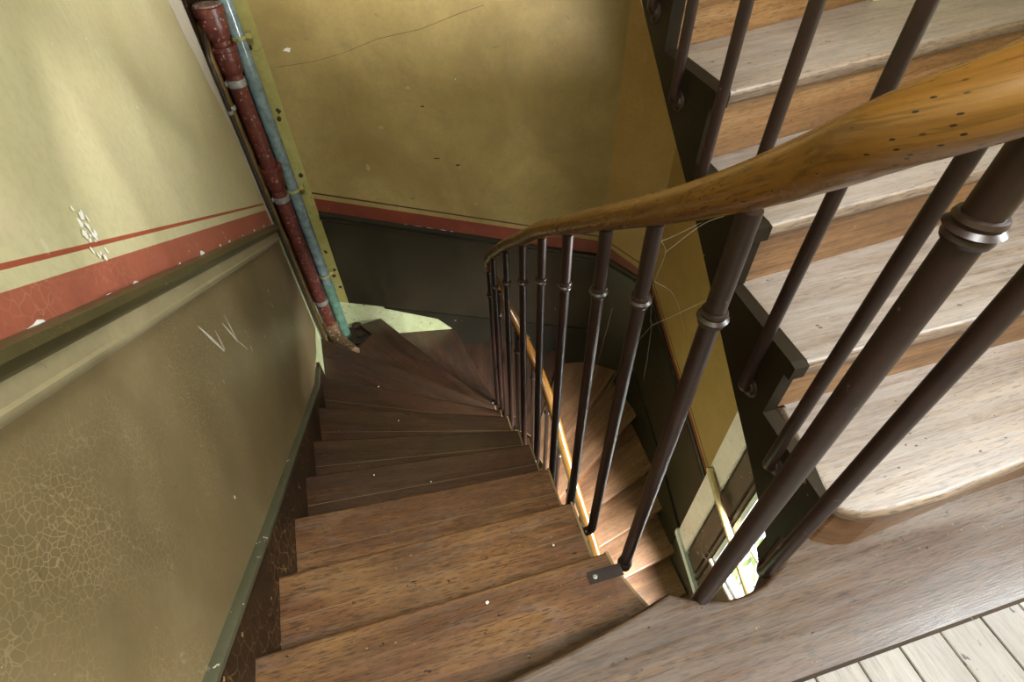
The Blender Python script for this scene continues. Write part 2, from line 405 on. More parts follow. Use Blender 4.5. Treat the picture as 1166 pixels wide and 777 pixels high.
for (y, z, a, b) in ((1.42, -.165, .010, .012), (1.46, -.13, .005, .015), (1.966, -.348, .02, .022), (1.93, -.40, .012, .018), (1.62, -.30, .006, .012), (1.80, -.50, .008, .02), (1.85, -.42, .004, .01), (1.1, .03, .005, .006),
                     (1.756, .088, .004, .018), (2.066, .197, .004, .006), (1.9, .3, .006, .004), (1.3, .62, .003, .02), (1.55, .55, .006, .006), (2.3, .1, .01, .006), (2.45, -.1, .006, .02), (2.50, .05, .008, .03), (2.56, -.15, .005, .02), (2.2, -.6, .006, .012), (2.28, -.75, .004, .015), (2.1, -.7, .006, .02), (2.2, -.95, .005, .025), (2.3, -.88, .005, .02), (1.7, -.62, .007, .02), (1.55, -.5, .004, .012)):
    
    for q in range(4): chip(bm, mats, 'smear', blob(onl(y + random.gauss(0, a * .6), z + random.gauss(0, b * .6)), uL, Z, (a * random.uniform(.2, .55), b * random.uniform(.2, .55))), nL, .0012 + .0002 * q)
for y in [.5 + .19 * k for k in range(11)]:      # flaking along the foot of the red band
    yy = y + random.uniform(-.06, .06); chip(bm, mats, 'white', blob(onl(yy, rb(yy) + .004), (uL - Z * .5).normalized(), Z, (random.uniform(.008, .028), random.uniform(.004, .009))), nL, .0016)
sm = [(2.47, .72), (2.50, .60), (2.52, .50), (2.56, .40), (2.585, .30), (2.63, .20), (2.655, .10), (2.68, .0), (2.685, -.08)]
for (ya, za), (yb, zb) in zip(sm, sm[1:]): chip(bm, mats, 'smear', [onl(ya, za), onl(2.688, za), onl(2.688, zb), onl(yb, zb)], nL, .0011)
chip(bm, mats, 'smear', [onl(2.44, .95), onl(2.688, .95), onl(2.688, .72), onl(2.47, .72)], nL, .0011)
tag(link('wall_left', bm, mats, recalc=True), kind='structure')

# ---- back wall
XB = [-.69, -.555, -.475, -.462, -.21, .25, .6, 1.0, 1.33]
bt = lambda x: -.463 - .262 * (x + .461); bt2 = lambda x: bt(x) - .010
brt = lambda x: -.505 - .262 * (x + .457); brb = lambda x: -.588 - .274 * (x + .471)
bdl = lambda x: -1.356 - .262 * (x + .465)
nb = len(XB) - 1
def bc(m): return ['base', 'strip', 'strip'] + [m] * (nb - 3)  # first column darkened to paint the shade in the pipe recess
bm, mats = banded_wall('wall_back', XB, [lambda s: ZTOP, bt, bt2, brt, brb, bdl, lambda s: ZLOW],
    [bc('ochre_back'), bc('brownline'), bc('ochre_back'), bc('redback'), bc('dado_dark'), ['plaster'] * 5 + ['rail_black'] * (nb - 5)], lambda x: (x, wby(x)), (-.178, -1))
nB = Vector((-.175, -.985, 0)); uB = Vector((.985, -.175, 0))
def onb(x, z): return Vector((x, wby(x), z))
chip(bm, mats, 'white', blob(onb(-.35, .31), uB, Z, (.018, .008), jag=.6), nB)
for k in range(9):
    chip(bm, mats, 'white', blob(onb(random.uniform(-.05, .35), brb(.15) + .09 - .27 * 0), uB, Z, (0.0001, .0001)), nB) if False else None
for x in (.05, .12, .2, .28, .33): chip(bm, mats, 'white', blob(onb(x, brb(x) - .004), (uB - Z * .27).normalized(), Z, (random.uniform(.02, .04), .006)), nB, .0015)
def crackline(pts, wd):
    for a, b in zip(pts, pts[1:]):
        a, b = onb(*a), onb(*b); s = (b - a).normalized().cross(nB) * wd
        chip(bm, mats, 'brownline', [a + s, a - s, b - s, b + s], nB, .001)
crackline([(-.43, .235), (-.25, .25), (-.1, .28), (.1, .34), (.3, .37), (.5, .43), (.62, .46)], .0007)
for (x, z, a, b) in ((.12, -.55, .006, .004), (.3, -.3, .02, .004), (.42, -.35, .016, .005), (.5, -.62, .012, .012), (-.1, -.33, .01, .02), (.02, -.1, .014, .008), (.26, .0, .012, .004), (.2, .1, .01, .01)):
    chip(bm, mats, 'brownline' if b < .006 else 'strip', blob(onb(x, z), uB, Z, (a, b)), nB, .001)
for (x, z) in ((-.52, .33), (-.5, -.02), (-.49, -.35), (-.5, -.9), (-.49, .02), (-.485, -1.05), (-.5, -1.1), (-.48, -1.2)):
    chip(bm, mats, 'rubble', blob(onb(x, z), uB, Z, (.012, .014)), nB, .0015)
tag(link('wall_back', bm, mats), kind='structure')

# ---- angled corner wall and right wall
LC = math.dist(C1, C2)
def lc(s): return s / LC
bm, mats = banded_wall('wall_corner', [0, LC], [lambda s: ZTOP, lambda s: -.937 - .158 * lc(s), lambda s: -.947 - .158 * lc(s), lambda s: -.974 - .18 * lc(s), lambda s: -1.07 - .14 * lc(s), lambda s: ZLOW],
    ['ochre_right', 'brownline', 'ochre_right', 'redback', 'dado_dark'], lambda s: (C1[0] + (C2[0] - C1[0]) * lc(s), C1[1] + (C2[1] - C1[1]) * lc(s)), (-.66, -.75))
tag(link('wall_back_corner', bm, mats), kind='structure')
YR = [2.46, 2.0, 1.265]
r_l = lambda y: -1.16 + .56 * (y - 2.40)
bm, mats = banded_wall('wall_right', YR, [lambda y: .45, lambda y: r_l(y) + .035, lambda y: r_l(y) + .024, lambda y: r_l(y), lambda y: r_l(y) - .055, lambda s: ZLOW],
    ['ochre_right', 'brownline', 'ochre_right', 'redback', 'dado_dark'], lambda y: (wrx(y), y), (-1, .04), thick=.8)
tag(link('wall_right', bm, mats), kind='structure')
# wall around the lower window (opening y -.20 .. .94, z -2.33 .. -.75)
bm = bmesh.new()
for y0, y1, z0, z1 in ((.94, 1.265, ZLOW, -.25), (-1.70, -.20, ZLOW, -.25), (-.20, .94, ZLOW, -2.36), (-.20, .94, -.72, -.25)): box_bm(1.56, 1.63, y0, y1, z0, z1, bm)
tag(link('wall_right', bm, 'winpanel'), kind='structure')
# upper right wall, set back behind the upper flight, with the upper window (opening y -.46 .. .30, z .80 .. 2.60)
bm = bmesh.new()
box_bm(1.556, 2.35, 1.50, 2.46, .45, ZTOP, bm)
for y0, y1, z0, z1 in ((.30, 1.50, .45, ZTOP), (.30, 1.262, -.25, .45), (-1.70, -.46, -.25, ZTOP), (-.46, .30, -.25, .80), (-.46, .30, 2.60, ZTOP)): box_bm(2.05, 2.35, y0, y1, z0, z1, bm)
tag(link('wall_right', bm, 'cream'), kind='structure')
bm = bmesh.new(); box_bm(-.9, 2.5, -1.9, 3.3, ZTOP, ZTOP + .12, bm)
tag(link('ceiling', bm, 'ceiling'), kind='structure')
bm = bmesh.new(); box_bm(-.50, 2.35, -1.84, -1.71, ZLOW, ZTOP, bm)
tag(link('wall_front', bm, 'cream'), kind='structure')
bm = bmesh.new(); box_bm(-.75, 1.62, -1.70, 3.1, ZLOW - .12, ZLOW, bm); uv_planar(bm, (1, 0, 0))
tag(link('floor', bm, 'tread'), kind='structure')

# ---- landing: slab, planks, the wide nosing board with its curved edge
EDGE = [(-.50, .205), (.018, .206), (.134, .221), (.25, .24), (.329, .256), (.381, .268), (.405, .252), (.439, .236), (.49, .222), (.535, .222), (.575, .229), (.637, .258), (.69, .30), (.72, .36)]
bm = prism_bm([(-.445, -1.68), (2.04, -1.68), (2.04, .235), (.70, .235), (.66, .255)] + [(x, y - .02) for x, y in EDGE[::-1][2:]], -.20, -.035)
fl = link('floor', bm, 'string'); tag(fl, kind='structure')
pk = bmesh.new(); x = -.44; random.seed(3)
L = pk.loops.layers.uv.verify()
xs = [.662 - .0935 * k for k in range(12, 0, -1)] + [.662, .754, .847, .943, 1.036, 1.13, 1.222, 1.316, 1.41, 1.50, 1.6, 1.69, 1.79, 1.88, 1.97, 2.04]
for a, b in zip(xs, xs[1:]):
    if b < -.43: continue
    t = bmesh.new(); box_bm(max(a, -.44) + .0012, b - .0012, -1.68, .060, -.034, random.uniform(-.0015, 0), t)
    bmesh.ops.bevel(t, geom=[e for e in t.edges if abs(e.verts[0].co.z - e.verts[1].co.z) < 1e-6 and e.verts[0].co.z > -.01 and abs(e.verts[0].co.x - e.verts[1].co.x) < 1e-6], offset=.002, segments=1, affect='EDGES')
    t.normal_update(); off = random.uniform(0, 9); uvl = t.loops.layers.uv.verify()
    for f in t.faces:
        for l in f.loops: l[uvl].uv = (l.vert.co.y + off, l.vert.co.x + off)
    me = bpy.data.meshes.new('tmp'); t.to_mesh(me); t.free(); pk.from_mesh(me); bpy.data.meshes.remove(me)
link('plank_floor', pk, 'plank', fl)
board = [(-.47, .066), (2.04, .066), (2.04, .30), (.78, .30), (.72, .33)] + EDGE[::-1][1:]
n0 = len(board)
nosed_prism('landing_board', board, -.040, .001, 'landing', fl, (1, .02, 0), list(range(5, n0 - 1)), r=.013)
dirt = bmesh.new(); box_bm(-.44, 2.04, .0585, .0675, -.03, -.004, dirt); link('dirt_seam', dirt, 'rubble', fl)
fas = sweep_bm([Vector((x, y - .012, -.12)) for x, y in EDGE[1:]], [(-.008, -.085), (.008, -.085), (.008, .08), (-.008, .08)], up=Z)
link('fascia', fas, 'string', fl)

# ------------------------------------------------------------------ descending flight
OUT = {1: (-.518, .431), 2: (-.530, .676), 3: (-.557, .937), 4: (-.576, 1.203), 5: (-.580, 1.497), 6: (-.612, 1.829), 7: (-.630, 2.202), 8: (-.666, 2.712),
       9: (-.264, 2.985), 10: (.262, 2.89), 11: (.72, 2.81), 12: (1.10, 2.742), 13: (1.53, 2.52), 14: (1.585, 2.16), 15: (1.57, 1.765), 16: (1.56, 1.49), 17: (1.55, 1.204), 18: (1.545, .95), 19: (1.54, .70), 20: (1.535, .45)}
INN = {1: (.336, .436), 2: (.337, .660), 3: (.340, .881), 4: (.338, 1.100), 5: (.340, 1.289), 6: (.339, 1.494), 7: (.338, 1.663), 8: (.340, 1.825),
       9: (.350, 1.945), 10: (.405, 2.040), 11: (.52, 2.065), 12: (.625, 1.965), 13: (.668, 1.79), 14: (.682, 1.60), 15: (.70, 1.45), 16: (.712, 1.274), 17: (.725, 1.07), 18: (.735, .86), 19: (.745, .64), 20: (.75, .42)}
OUT[0] = (-.50, .205); INN[0] = (.381, .268); OUT[21] = (1.53, .25); INN[21] = (.755, .25)
for k in OUT:                                        # outer ends meet the wall faces
    x, y = OUT[k]
    if k <= 8: OUT[k] = (wlx(y) + .004, y)
    elif k <= 12: OUT[k] = (x, wby(x) - .004)
    elif k >= 14: OUT[k] = (wrx(y) - .004 if y > 1.25 else 1.545, y)
WELL = {1: [(.336, .436), (.341, .397), (.352, .362), (.365, .327), (.381, .290)], 10: [(.405, 2.04), (.375, 2.0)], 11: [(.52, 2.065), (.46, 2.062)], 12: [(.625, 1.965), (.58, 2.03)]}
CORN = {9: (wlx(3.03) + .02, 3.03), 13: (1.315, 2.695)}
flight = thing('staircase', 'dark brown oak winding stairs going down along the olive dado and turning round the well', 'stairs', (.35, .2, ZLOW))
def off(p, q, d):
    """p moved by d towards q"""
    v = Vector((q[0] - p[0], q[1] - p[1])); v.normalize(); return (p[0] + v.x * d, p[1] + v.y * d)
for k in range(1, 21):
    o0, i0, o1, i1 = OUT[k - 1], INN[k - 1], OUT[k], INN[k]
    back_o, back_i = off(o0, o1, -.0) , i0
    if k == 1: poly = [o0, (.30, .235), (.381, .290)] + WELL[1][::-1][1:] + [o1]
    elif k == 9: poly = [(-.640, 2.690), (-.452, 2.721), (-.347, 2.837), (-.425, 2.966)]; poly = [(-.470, 2.57), (-.452, 2.721), (-.347, 2.837), (-.427, 2.955)] ; poly = [INN[8]] + [(-.47, 2.555), (-.452, 2.715), (-.347, 2.832), (-.425, 2.955)] + [o1] + [i1]; poly = poly[::-1]
    elif k == 13: poly = [o0, i0, (.655, 1.88), i1, o1, (1.325, 2.69)]
    else:
        poly = [o0, i0] + ([WELL[k][1]] if k in (10, 11, 12) else []) + [i1, o1]
    n = len(poly)
    if k == 9: front = [n - 1 - 0]; front = [0]           # [i1, o1] edge after reversal
    elif k == 13: front = [3]
    elif k == 1: front = [n - 2]
    else: front = [n - 2]
    g = (i1[0] - o1[0], i1[1] - o1[1], 0)
    if k > 1:                                             # run the back edge in under the nosing above
        p0, p1 = off(o0, o1, -.034), off(i0, i1, -.034)
        if k in (9, 10, 11, 12, 13): p0 = o0
        if k == 9: p1 = i0
        poly = [p0 if p == o0 else p1 if p == i0 else p for p in poly]
    z1 = -RISE * k
    nosed_prism('tread', poly, z1 - .034, z1, 'tread_worn_lit' if k < 4 else 'tread' if k < 13 else 'tread_tan_lit', flight, g, front, r=.011)
    # riser under this tread's nosing, set back from it
    a, b = Vector((o1[0], o1[1], 0)), Vector((i1[0], i1[1], 0)); d = (b - a).normalized(); nn = Vector((-d.y, d.x, 0))
    prev = Vector(((o0[0] + i0[0]) / 2, (o0[1] + i0[1]) / 2, 0)); mid = (a + b) / 2
    if nn.dot(prev - mid) < 0: nn = -nn
    aa, bb = a + nn * .028 + d * .02, b + nn * .028 - d * .006
    bm = bmesh.new(); q = [aa, bb, bb + nn * .018, aa + nn * .018]
    bm = prism_bm([(v.x, v.y) for v in q], z1 - RISE + .001, z1 - .033); bm.normal_update(); uv_planar(bm, d); link('riser', bm, 'tread' if k < 13 else 'tread_tan_lit', flight)
# first riser below the landing
bm = prism_bm([(-.49, .182), (.30, .212), (.30, .194), (-.49, .164)], -RISE + .001, -.037); uv_planar(bm, (1, 0, 0)); link('riser', bm, 'tread', flight)
# the plank seam of each tread, a filled joint following the tread
for k in range(2, 8):
    o0, i0, o1, i1 = OUT[k - 1], INN[k - 1], OUT[k], INN[k]
    a = Vector((o1[0] + (o0[0] - o1[0]) * .50, o1[1] + (o0[1] - o1[1]) * .50, -RISE * k + .0004)); b = Vector((i1[0] + (i0[0] - i1[0]) * .45, i1[1] + (i0[1] - i1[1]) * .45, -RISE * k + .0004))
    s = (b - a).normalized().cross(Z) * .0007
    bm = bmesh.new(); bm.faces.new([bm.verts.new(v) for v in (a + s, a - s, b - s, b + s)])
    r = bmesh.ops.extrude_face_region(bm, geom=bm.faces[:]); bmesh.ops.translate(bm, verts=[v for v in r['geom'] if isinstance(v, bmesh.types.BMVert)], vec=(0, 0, -.001))
    link('plank_joint', bm, 'edge', flight)
# inner string: stepped top, sloping foot, bent round the well
def string_bm(path, top, foot, thick):
    """path: plan points; top(i), foot(i) heights; wall on the left of travel"""
    b = bmesh.new(); prev = None; N = len(path)
    P = [Vector((*p, 0)) for p in path]
    rows = []
    for i in range(N):
        t = (P[min(i + 1, N - 1)] - P[max(i - 1, 0)]).normalized(); s = Vector((t.y, -t.x, 0)) * thick
        rows.append((P[i], P[i] + s, top[i], foot[i]))
    for i in range(N - 1):
        (a, ao, t0, f0), (c, co, t1, f1) = rows[i], rows[i + 1]
        v = lambda p, z: b.verts.new((p.x, p.y, z))
        q = [v(a, f0), v(c, f1), v(c, t0), v(a, t0), v(ao, f0), v(co, f1), v(co, t0), v(ao, t0)]
        for f in ((0, 1, 2, 3), (4, 7, 6, 5), (3, 2, 6, 7), (0, 4, 5, 1), (0, 3, 7, 4), (1, 5, 6, 2)): b.faces.new([q[j] for j in f])
    return b
pth, tp, ft = [], [], []
seq = [(WELL[1][::-1], 1)] + [([INN[1], INN[2]], 2), ([INN[2], INN[3]], 3), ([INN[3], INN[4]], 4), ([INN[4], INN[5]], 5), ([INN[5], INN[6]], 6), ([INN[6], INN[7]], 7), ([INN[7], INN[8]], 8), ([INN[8], INN[9]], 9),
      ([INN[9], (.375, 2.0), INN[10]], 10), ([INN[10], (.46, 2.062), INN[11]], 11), ([INN[11], (.58, 2.03), INN[12]], 12), ([INN[12], (.655, 1.88), INN[13]], 13)] + [([INN[k - 1], INN[k]], k) for k in range(14, 22)]
for pts, k in seq:
    for j, p in enumerate(pts[:-1]):
        pth.append(p); tp.append(-RISE * k + .001); fr = j / (len(pts) - 1); ft.append(-RISE * (k - 1 + fr) - .36)
pth.append(INN[21]); tp.append(ZLOW); ft.append(ZLOW - .36)
ft = [max(f, ZLOW) for f in ft]
bm = string_bm(pth, tp, ft, -.007)
for f in bm.faces:
    f.normal_update()
    f.material_index = 1 if f.normal.z > .5 or f.normal.z < -.99 and False else 0
bmesh.ops.recalc_face_normals(bm, faces=bm.faces)
for f in bm.faces: f.material_index = 1 if f.normal.z > .8 else 0
link('string', bm, ['string', 'edge'], flight, recalc=False)

# ------------------------------------------------------------------ ascending flight
xs_ = lambda y: .735 + .06 * (y - .5)
UN = {1: ((.722, .30), (2.04, .262)), 2: ((.733, .498), (2.04, .52)), 3: ((.746, .737), (2.04, .856)), 4: ((.765, 1.009), (2.04, 1.25)), 5: ((.785, 1.275), (1.545, 1.49)), 6: ((.80, 1.55), (1.55, 1.86)), 7: ((.82, 1.83), (1.56, 2.2)), 8: ((.83, 2.06), (1.58, 2.45)), 9: ((.80, 2.20), (1.42, 2.61)), 10: ((.73, 2.27), (1.10, 2.735)), 11: ((.64, 2.30), (.72, 2.80)), 12: ((.50, 2.30), (.30, 2.88))}
up = thing('staircase', 'pale worn oak stairs rising to the right with thick rounded nosings and dark outer string', 'stairs', (1.4, .3, 0))
U1EDGE = [(.745, .515), (.728, .43), (.717, .375), (.703, .33), (.698, .298), (.712, .268), (.743, .250), (.80, .242), (.927, .240), (1.04, .247), (1.127, .253), (1.5, .262), (2.04, .27)]
for k in range(1, 12):
    (ix, iy), (ox, oy) = UN[k]; (jx, jy), (px, py) = UN[k + 1]
    z1 = RISE * k
    g = (ox - ix, oy - iy, 0)
    if k == 1:
        poly = U1EDGE + [(2.04, .545), (.75, .54)]
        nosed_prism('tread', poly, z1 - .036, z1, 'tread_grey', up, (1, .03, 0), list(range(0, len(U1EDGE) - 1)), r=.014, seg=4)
        bm = sweep_bm([Vector((x + .018 * (1 if i < 4 else 0), y + (.026 if i > 4 else .015), .0665)) for i, (x, y) in enumerate(U1EDGE[3:])], [(-.006, -.066), (.006, -.066), (.006, .068), (-.006, .068)], up=Z)
        link('riser', bm, 'riser', up)
        continue
    d = Vector((ox - ix, oy - iy, 0)).normalized()
    poly = [(ix, iy), (ox, oy), (px, py + (.035 if k < 7 else 0)), (jx, jy + (.035 if k < 7 else 0))] if k != 4 else [(ix, iy), (ox, oy), (2.04, 1.498), (1.545, 1.498), (1.545, py + .035), (jx, jy + .035)]
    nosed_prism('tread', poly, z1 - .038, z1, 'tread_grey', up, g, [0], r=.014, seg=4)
    nn = Vector((-d.y, d.x, 0)); a = Vector((ix, iy, 0)) + nn * .020 + d * .004; b = Vector((ox, oy, 0)) + nn * .020
    bm = prism_bm([(v.x, v.y) for v in (a, b, b + nn * .018, a + nn * .018)], z1 - RISE + .001, z1 - .037); bm.normal_update(); uv_planar(bm, d); link('riser', bm, 'riser', up)
# string: stepped outline
LOWE = [(.25, -.16), (.318, -.109), (.479, .020), (.602, .11), (.965, .389), (1.215, .560), (1.456, .735), (1.83, 1.03), (2.12, 1.25)]
bm = bmesh.new()
def seg(y0, y1, b0, b1, t0, t1):
    v = [bm.verts.new((xs_(y) - dx, y, z)) for dx in (.036, .002) for y, z in ((y0, b0), (y1, b1), (y1, t1), (y0, t0))]
    for f in ((0, 1, 2, 3), (4, 7, 6, 5), (0, 4, 5, 1), (1, 5, 6, 2), (2, 6, 7, 3), (3, 7, 4, 0)): bm.faces.new([v[i] for i in f])
ry = lambda k: UN[k][0][1] + .016 if k > 1 else .285
for k in range(1, 8):
    cuts = [ry(k)] + [y for y, z in LOWE if ry(k) < y < ry(k + 1)] + [ry(k + 1)]
    for y0, y1 in zip(cuts, cuts[1:]): seg(y0, y1, interp(y0, LOWE), interp(y1, LOWE), RISE * k - .001, RISE * k - .001)
    if k > 1: seg(ry(k) - .017, ry(k), RISE * k - .038, RISE * k - .038, RISE * k - .004, RISE * k - .001)
link('string', bm, 'string', up)
# soffit under the flight
bm = bmesh.new(); q = []
for k in range(1, 13):
    (ix, iy), (ox, oy) = UN[k]; zz = RISE * k - .31 if k > 1 else -.13
    if ox > 1.6: oy = iy + (oy - iy) * (1.545 - ix) / (ox - ix); ox = 1.545
    q.append((bm.verts.new((xs_(iy), iy, zz + .012)), bm.verts.new((ox, oy, zz + .012)), bm.verts.new((xs_(iy), iy, zz + .03)), bm.verts.new((ox, oy, zz + .03))))
for a, b in zip(q, q[1:]):
    bm.faces.new((a[0], a[1], b[1], b[0])); bm.faces.new((a[2], b[2], b[3], a[3])); bm.faces.new((a[0], b[0], b[2], a[2])); bm.faces.new((a[1], a[3], b[3], b[1]))
bm.faces.new((q[0][0], q[0][2], q[0][3], q[0][1])); bm.faces.new((q[-1][0], q[-1][1], q[-1][3], q[-1][2]))
link('soffit', bm, 'ceiling', up)

# ------------------------------------------------------------------ railing
rail = thing('stair_railing', 'iron stair railing with slim brown balusters and a polished amber wooden handrail', 'railing', (.385, 1.0, -.3))
RP = [(.72, 1.2, 1.80), (.70, .8, 1.50), (.685, .5, 1.285), (.660, .35, 1.20), (.60, .255, 1.140), (.515, .212, 1.098), (.43, .197, 1.058), (.352, .206, 1.014), (.316, .243, .975), (.326, .305, .921), (.342, .377, .862), (.364, .480, .783), (.378, .610, .688), (.384, .775, .572),
      (.385, .96, .440), (.385, 1.155, .302), (.385, 1.36, .135), (.385, 1.605, -.062), (.386, 1.857, -.285), (.395, 2.00, -.44), (.428, 2.075, -.60), (.48, 2.085, -.77), (.54, 2.03, -.93), (.59, 1.92, -1.07), (.622, 1.765, -1.18), (.64, 1.608, -1.30), (.655, 1.505, -1.43), (.68, 1.314, -1.63), (.70, 1.105, -1.78), (.72, .85, -1.97), (.735, .5, -2.23)]
PROF = []
for k in range(20):
    a_ = 2 * math.pi * k / 20; rr = 1 - (.06 if k in (0, 10) else 0)       # a shallow bead line along each side
    PROF.append((.0275 * rr * math.cos(a_), .0245 * math.sin(a_)))
path = catmull(RP, 8)
hr = link('handrail', sweep_bm(path, PROF, up=Z), 'rail', rail, smooth=True)
bm = sweep_bm([p - Z * .0225 for p in path], [(-.007, -.0015), (.007, -.0015), (.007, .004), (-.007, .004)], up=Z)
link('rail_core', bm, 'iron_dark', hr)
def rail_z(x, y, zg):
    """underside of the rail above a baluster"""
    best = min(path, key=lambda p: (p.x - x) ** 2 + (p.y - y) ** 2 + .15 * (p.z - zg) ** 2)
    i = path.index(best); a, b = path[max(i - 1, 0)], path[min(i + 1, len(path) - 1)]
    d = Vector((b.x - a.x, b.y - a.y)); t = (Vector((x - a.x, y - a.y)).dot(d)) / d.dot(d); t = max(0, min(1, t))
    return a.z + (b.z - a.z) * t - .024
def baluster(x, y, ztop, zfoot, into, r=.0135, collar=True, kind='curl', clearance=.042):
    """into: unit plan direction from the baluster to the string"""
    iv = Vector((*into, 0)).normalized()
    pts = [Vector((x, y, ztop))]
    if kind == 'curl':
        for k in range(0, 7):
            a = k / 6 * math.pi / 2
            pts.append(Vector((x, y, zfoot + .022)) + iv * (.022 - .022 * math.cos(a)) - Z * (.022 * math.sin(a)))
        pts.append(Vector((x, y, zfoot)) + iv * clearance)
    else: pts.append(Vector((x, y, zfoot)))
    b = link('baluster', tube_bm(pts, r, 16), 'iron', rail, smooth=True)
    if collar:
        zc = ztop - .158
        cb = lathe_bm((x, y, zc), (0, 0, 1), [(r, -.013), (r + .003, -.012), (r + .0045, -.008), (r + .003, -.005), (r + .003, -.004), (r + .0075, 0), (r + .003, .004), (r + .003, .005), (r + .0045, .008), (r + .003, .012), (r, .013)], 20)
        link('collar', cb, 'iron', b, smooth=True)
    if kind == 'curl':
        c = Vector((x, y, zfoot)) + iv * clearance
        rb_ = lathe_bm(c, -iv, [(.026, -.001), (.027, .003), (.023, .007), (.018, .008), (.016, .011), (.012, .013)], 18)
        link('rosette', rb_, 'iron_dark', b, smooth=True)
    return b
DB = [(.372, .400, 1), (.385, .601, 2), (.385, .765, 3), (.385, .960, 4), (.385, 1.155, 5), (.385, 1.360, 6), (.385, 1.605, 7), (.386, 1.857, 8), (.396, 2.03, 9)]
for x, y, k in DB:
    zt = rail_z(x, y, -.17 * k + 1.05)
    if k == 1:
        b = baluster(x - .004, y, zt, -.178, (-1, 0), kind='plain')
        bm = box_bm(.268, .352, .372, .400, -.17, -.1655); link('fixing_plate', bm, 'iron_dark', b)
        bm = lathe_bm((.283, .385, -.1655), (0, 0, 1), [(.006, 0), (.0055, .002), (.003, .003)], 12); link('screw', bm, 'zinc', b)
        bm = lathe_bm((x - .004, y, -.18), (0, 0, 1), [(.0165, -.012), (.018, .004), (.0165, .014), (.0135, .018)], 16); link('shoe', bm, 'iron_dark', b, smooth=True)
    else:
        baluster(x, y, zt, -.17 * k - .10, (-1, 0) if k < 9 else (-.8, .6), clearance=.036)
# balusters round the end of the well and down its far side
FAR = [(.445, 2.035, 10, (-.5, .85)), (.53, 2.01, 11, (.3, .95)), (.60, 1.90, 12, (.9, .4)), (.632, 1.72, 13, (1, .1)), (.648, 1.53, 14, (1, 0)), (.668, 1.37, 15, (1, 0)), (.682, 1.20, 16, (1, 0)), (.695, 1.0, 17, (1, 0)), (.71, .8, 18, (1, 0)), (.722, .6, 19, (1, 0))]
for x, y, k, iv in FAR:
    baluster(x, y, rail_z(x, y, -.17 * k + 1.0), -.17 * k - .10, iv, clearance=.030)
# on the landing edge
baluster(.44, .240, rail_z(.44, .21, 1.04), -.06, (0, -1), r=.0155, kind='plain')
bL = baluster(.597, .250, rail_z(.597, .25, 1.13), .02, (1, 0), r=.0135, kind='plain')
ft_ = catmull([(.597, .250, .03), (.597, .250, .0), (.600, .256, -.022), (.618, .268, -.034), (.650, .283, -.030), (.682, .300, -.022)], 5)
link('foot_hook', tube_bm(ft_, .0135, 14), 'iron', bL, smooth=True)
# beside the ascending flight
for x, y, zf in ((.671, .42, .10), (.682, .577, .185), (.695, .772, .34), (.706, .957, .462), (.722, 1.165, .600), (.738, 1.375, .745), (.752, 1.58, .90)):
    baluster(x, y, rail_z(x, y, 1.24) if y < .5 else interp(y, [(.5, 1.26), (.8, 1.475), (1.2, 1.775), (1.6, 2.07)]), zf, (1, 0), r=.0128, collar=True, clearance=xs_(y) - .034 - x)
RP2 = [(.72, 1.2, 1.80), (.75, 1.6, 2.10), (.78, 2.0, 2.40)]
link('handrail', sweep_bm(catmull(RP2, 6), PROF, up=Z), 'rail', rail, smooth=True)

# ------------------------------------------------------------------ mouldings and skirtings
def slope_trim(name, pts, nrm, prof, mats, fm=None):
    b = sweep_bm([Vector(p) for p in pts], prof, up=Vector(nrm))
    if fm:
        b.faces.ensure_lookup_table(); m = len(prof)
        for i, f in enumerate(b.faces):
            if i < (len(pts) - 1) * m: f.material_index = fm[i % m]
    return tag(link(name, b, mats, smooth=True), kind='structure')
# left dado rail: dark rounded upper moulding over an olive flat (profile: along the wall upwards, outwards)
def onl_pts(f, ys): return [onl(y, f(y)) for y in ys]
mid = lambda y: .5 * (rb(y) + (.611 - .54 * (max(y, 0) - .527)))
pts = onl_pts(mid, [-1.69, -.4, .0, .2, .8, 1.5, 2.1, 2.66])
# with up = wall normal: side = t x n ; t runs +y and down, n = +x  ->  side = roughly -z
h = .046
slope_trim('trim_1', pts, nL, [(-h, 0), (-h, .010), (-h * .86, .022), (-h * .55, .027), (-h * .22, .020), (-h * .05, .011), (h * .1, .012), (h * .55, .012), (h * .66, .018), (h * .85, .017), (h, .010), (h, 0)], ['rail_dark', 'rail_olive'],
           [0, 0, 0, 0, 0, 1, 1, 1, 1, 1, 1, 1])
# left skirting: board and green bead
ys = [-1.69, -.4, .0, .346, .798, 1.4, 2.007, 2.28]
bm = bmesh.new(); rows = []
for y in ys:
    p = onl(y, skl(y)); lowz = interp(y, [(.1, 0.0), (.2, -.17), (.43, -.36), (2.2, -1.40), (2.35, -1.5)])
    rows.append([bm.verts.new(p), bm.verts.new(p + nL * .016), bm.verts.new(Vector((p.x, p.y, lowz)) + nL * .016), bm.verts.new(Vector((p.x, p.y, lowz)))])
for a, b in zip(rows, rows[1:]):
    for k in range(4): bm.faces.new((a[k], b[k], b[(k + 1) % 4], a[(k + 1) % 4]))
bm.faces.new(rows[0]); bm.faces.new(rows[-1][::-1])
tag(link('baseboard_left', bm, 'base'), kind='structure')
slope_trim('trim_2', onl_pts(lambda y: skl(y) - .006, ys[:-1] + [2.2]), nL, [(-.011, 0), (-.011, .018), (-.006, .024), (.005, .024), (.010, .018), (.010, 0)], ['bead'])
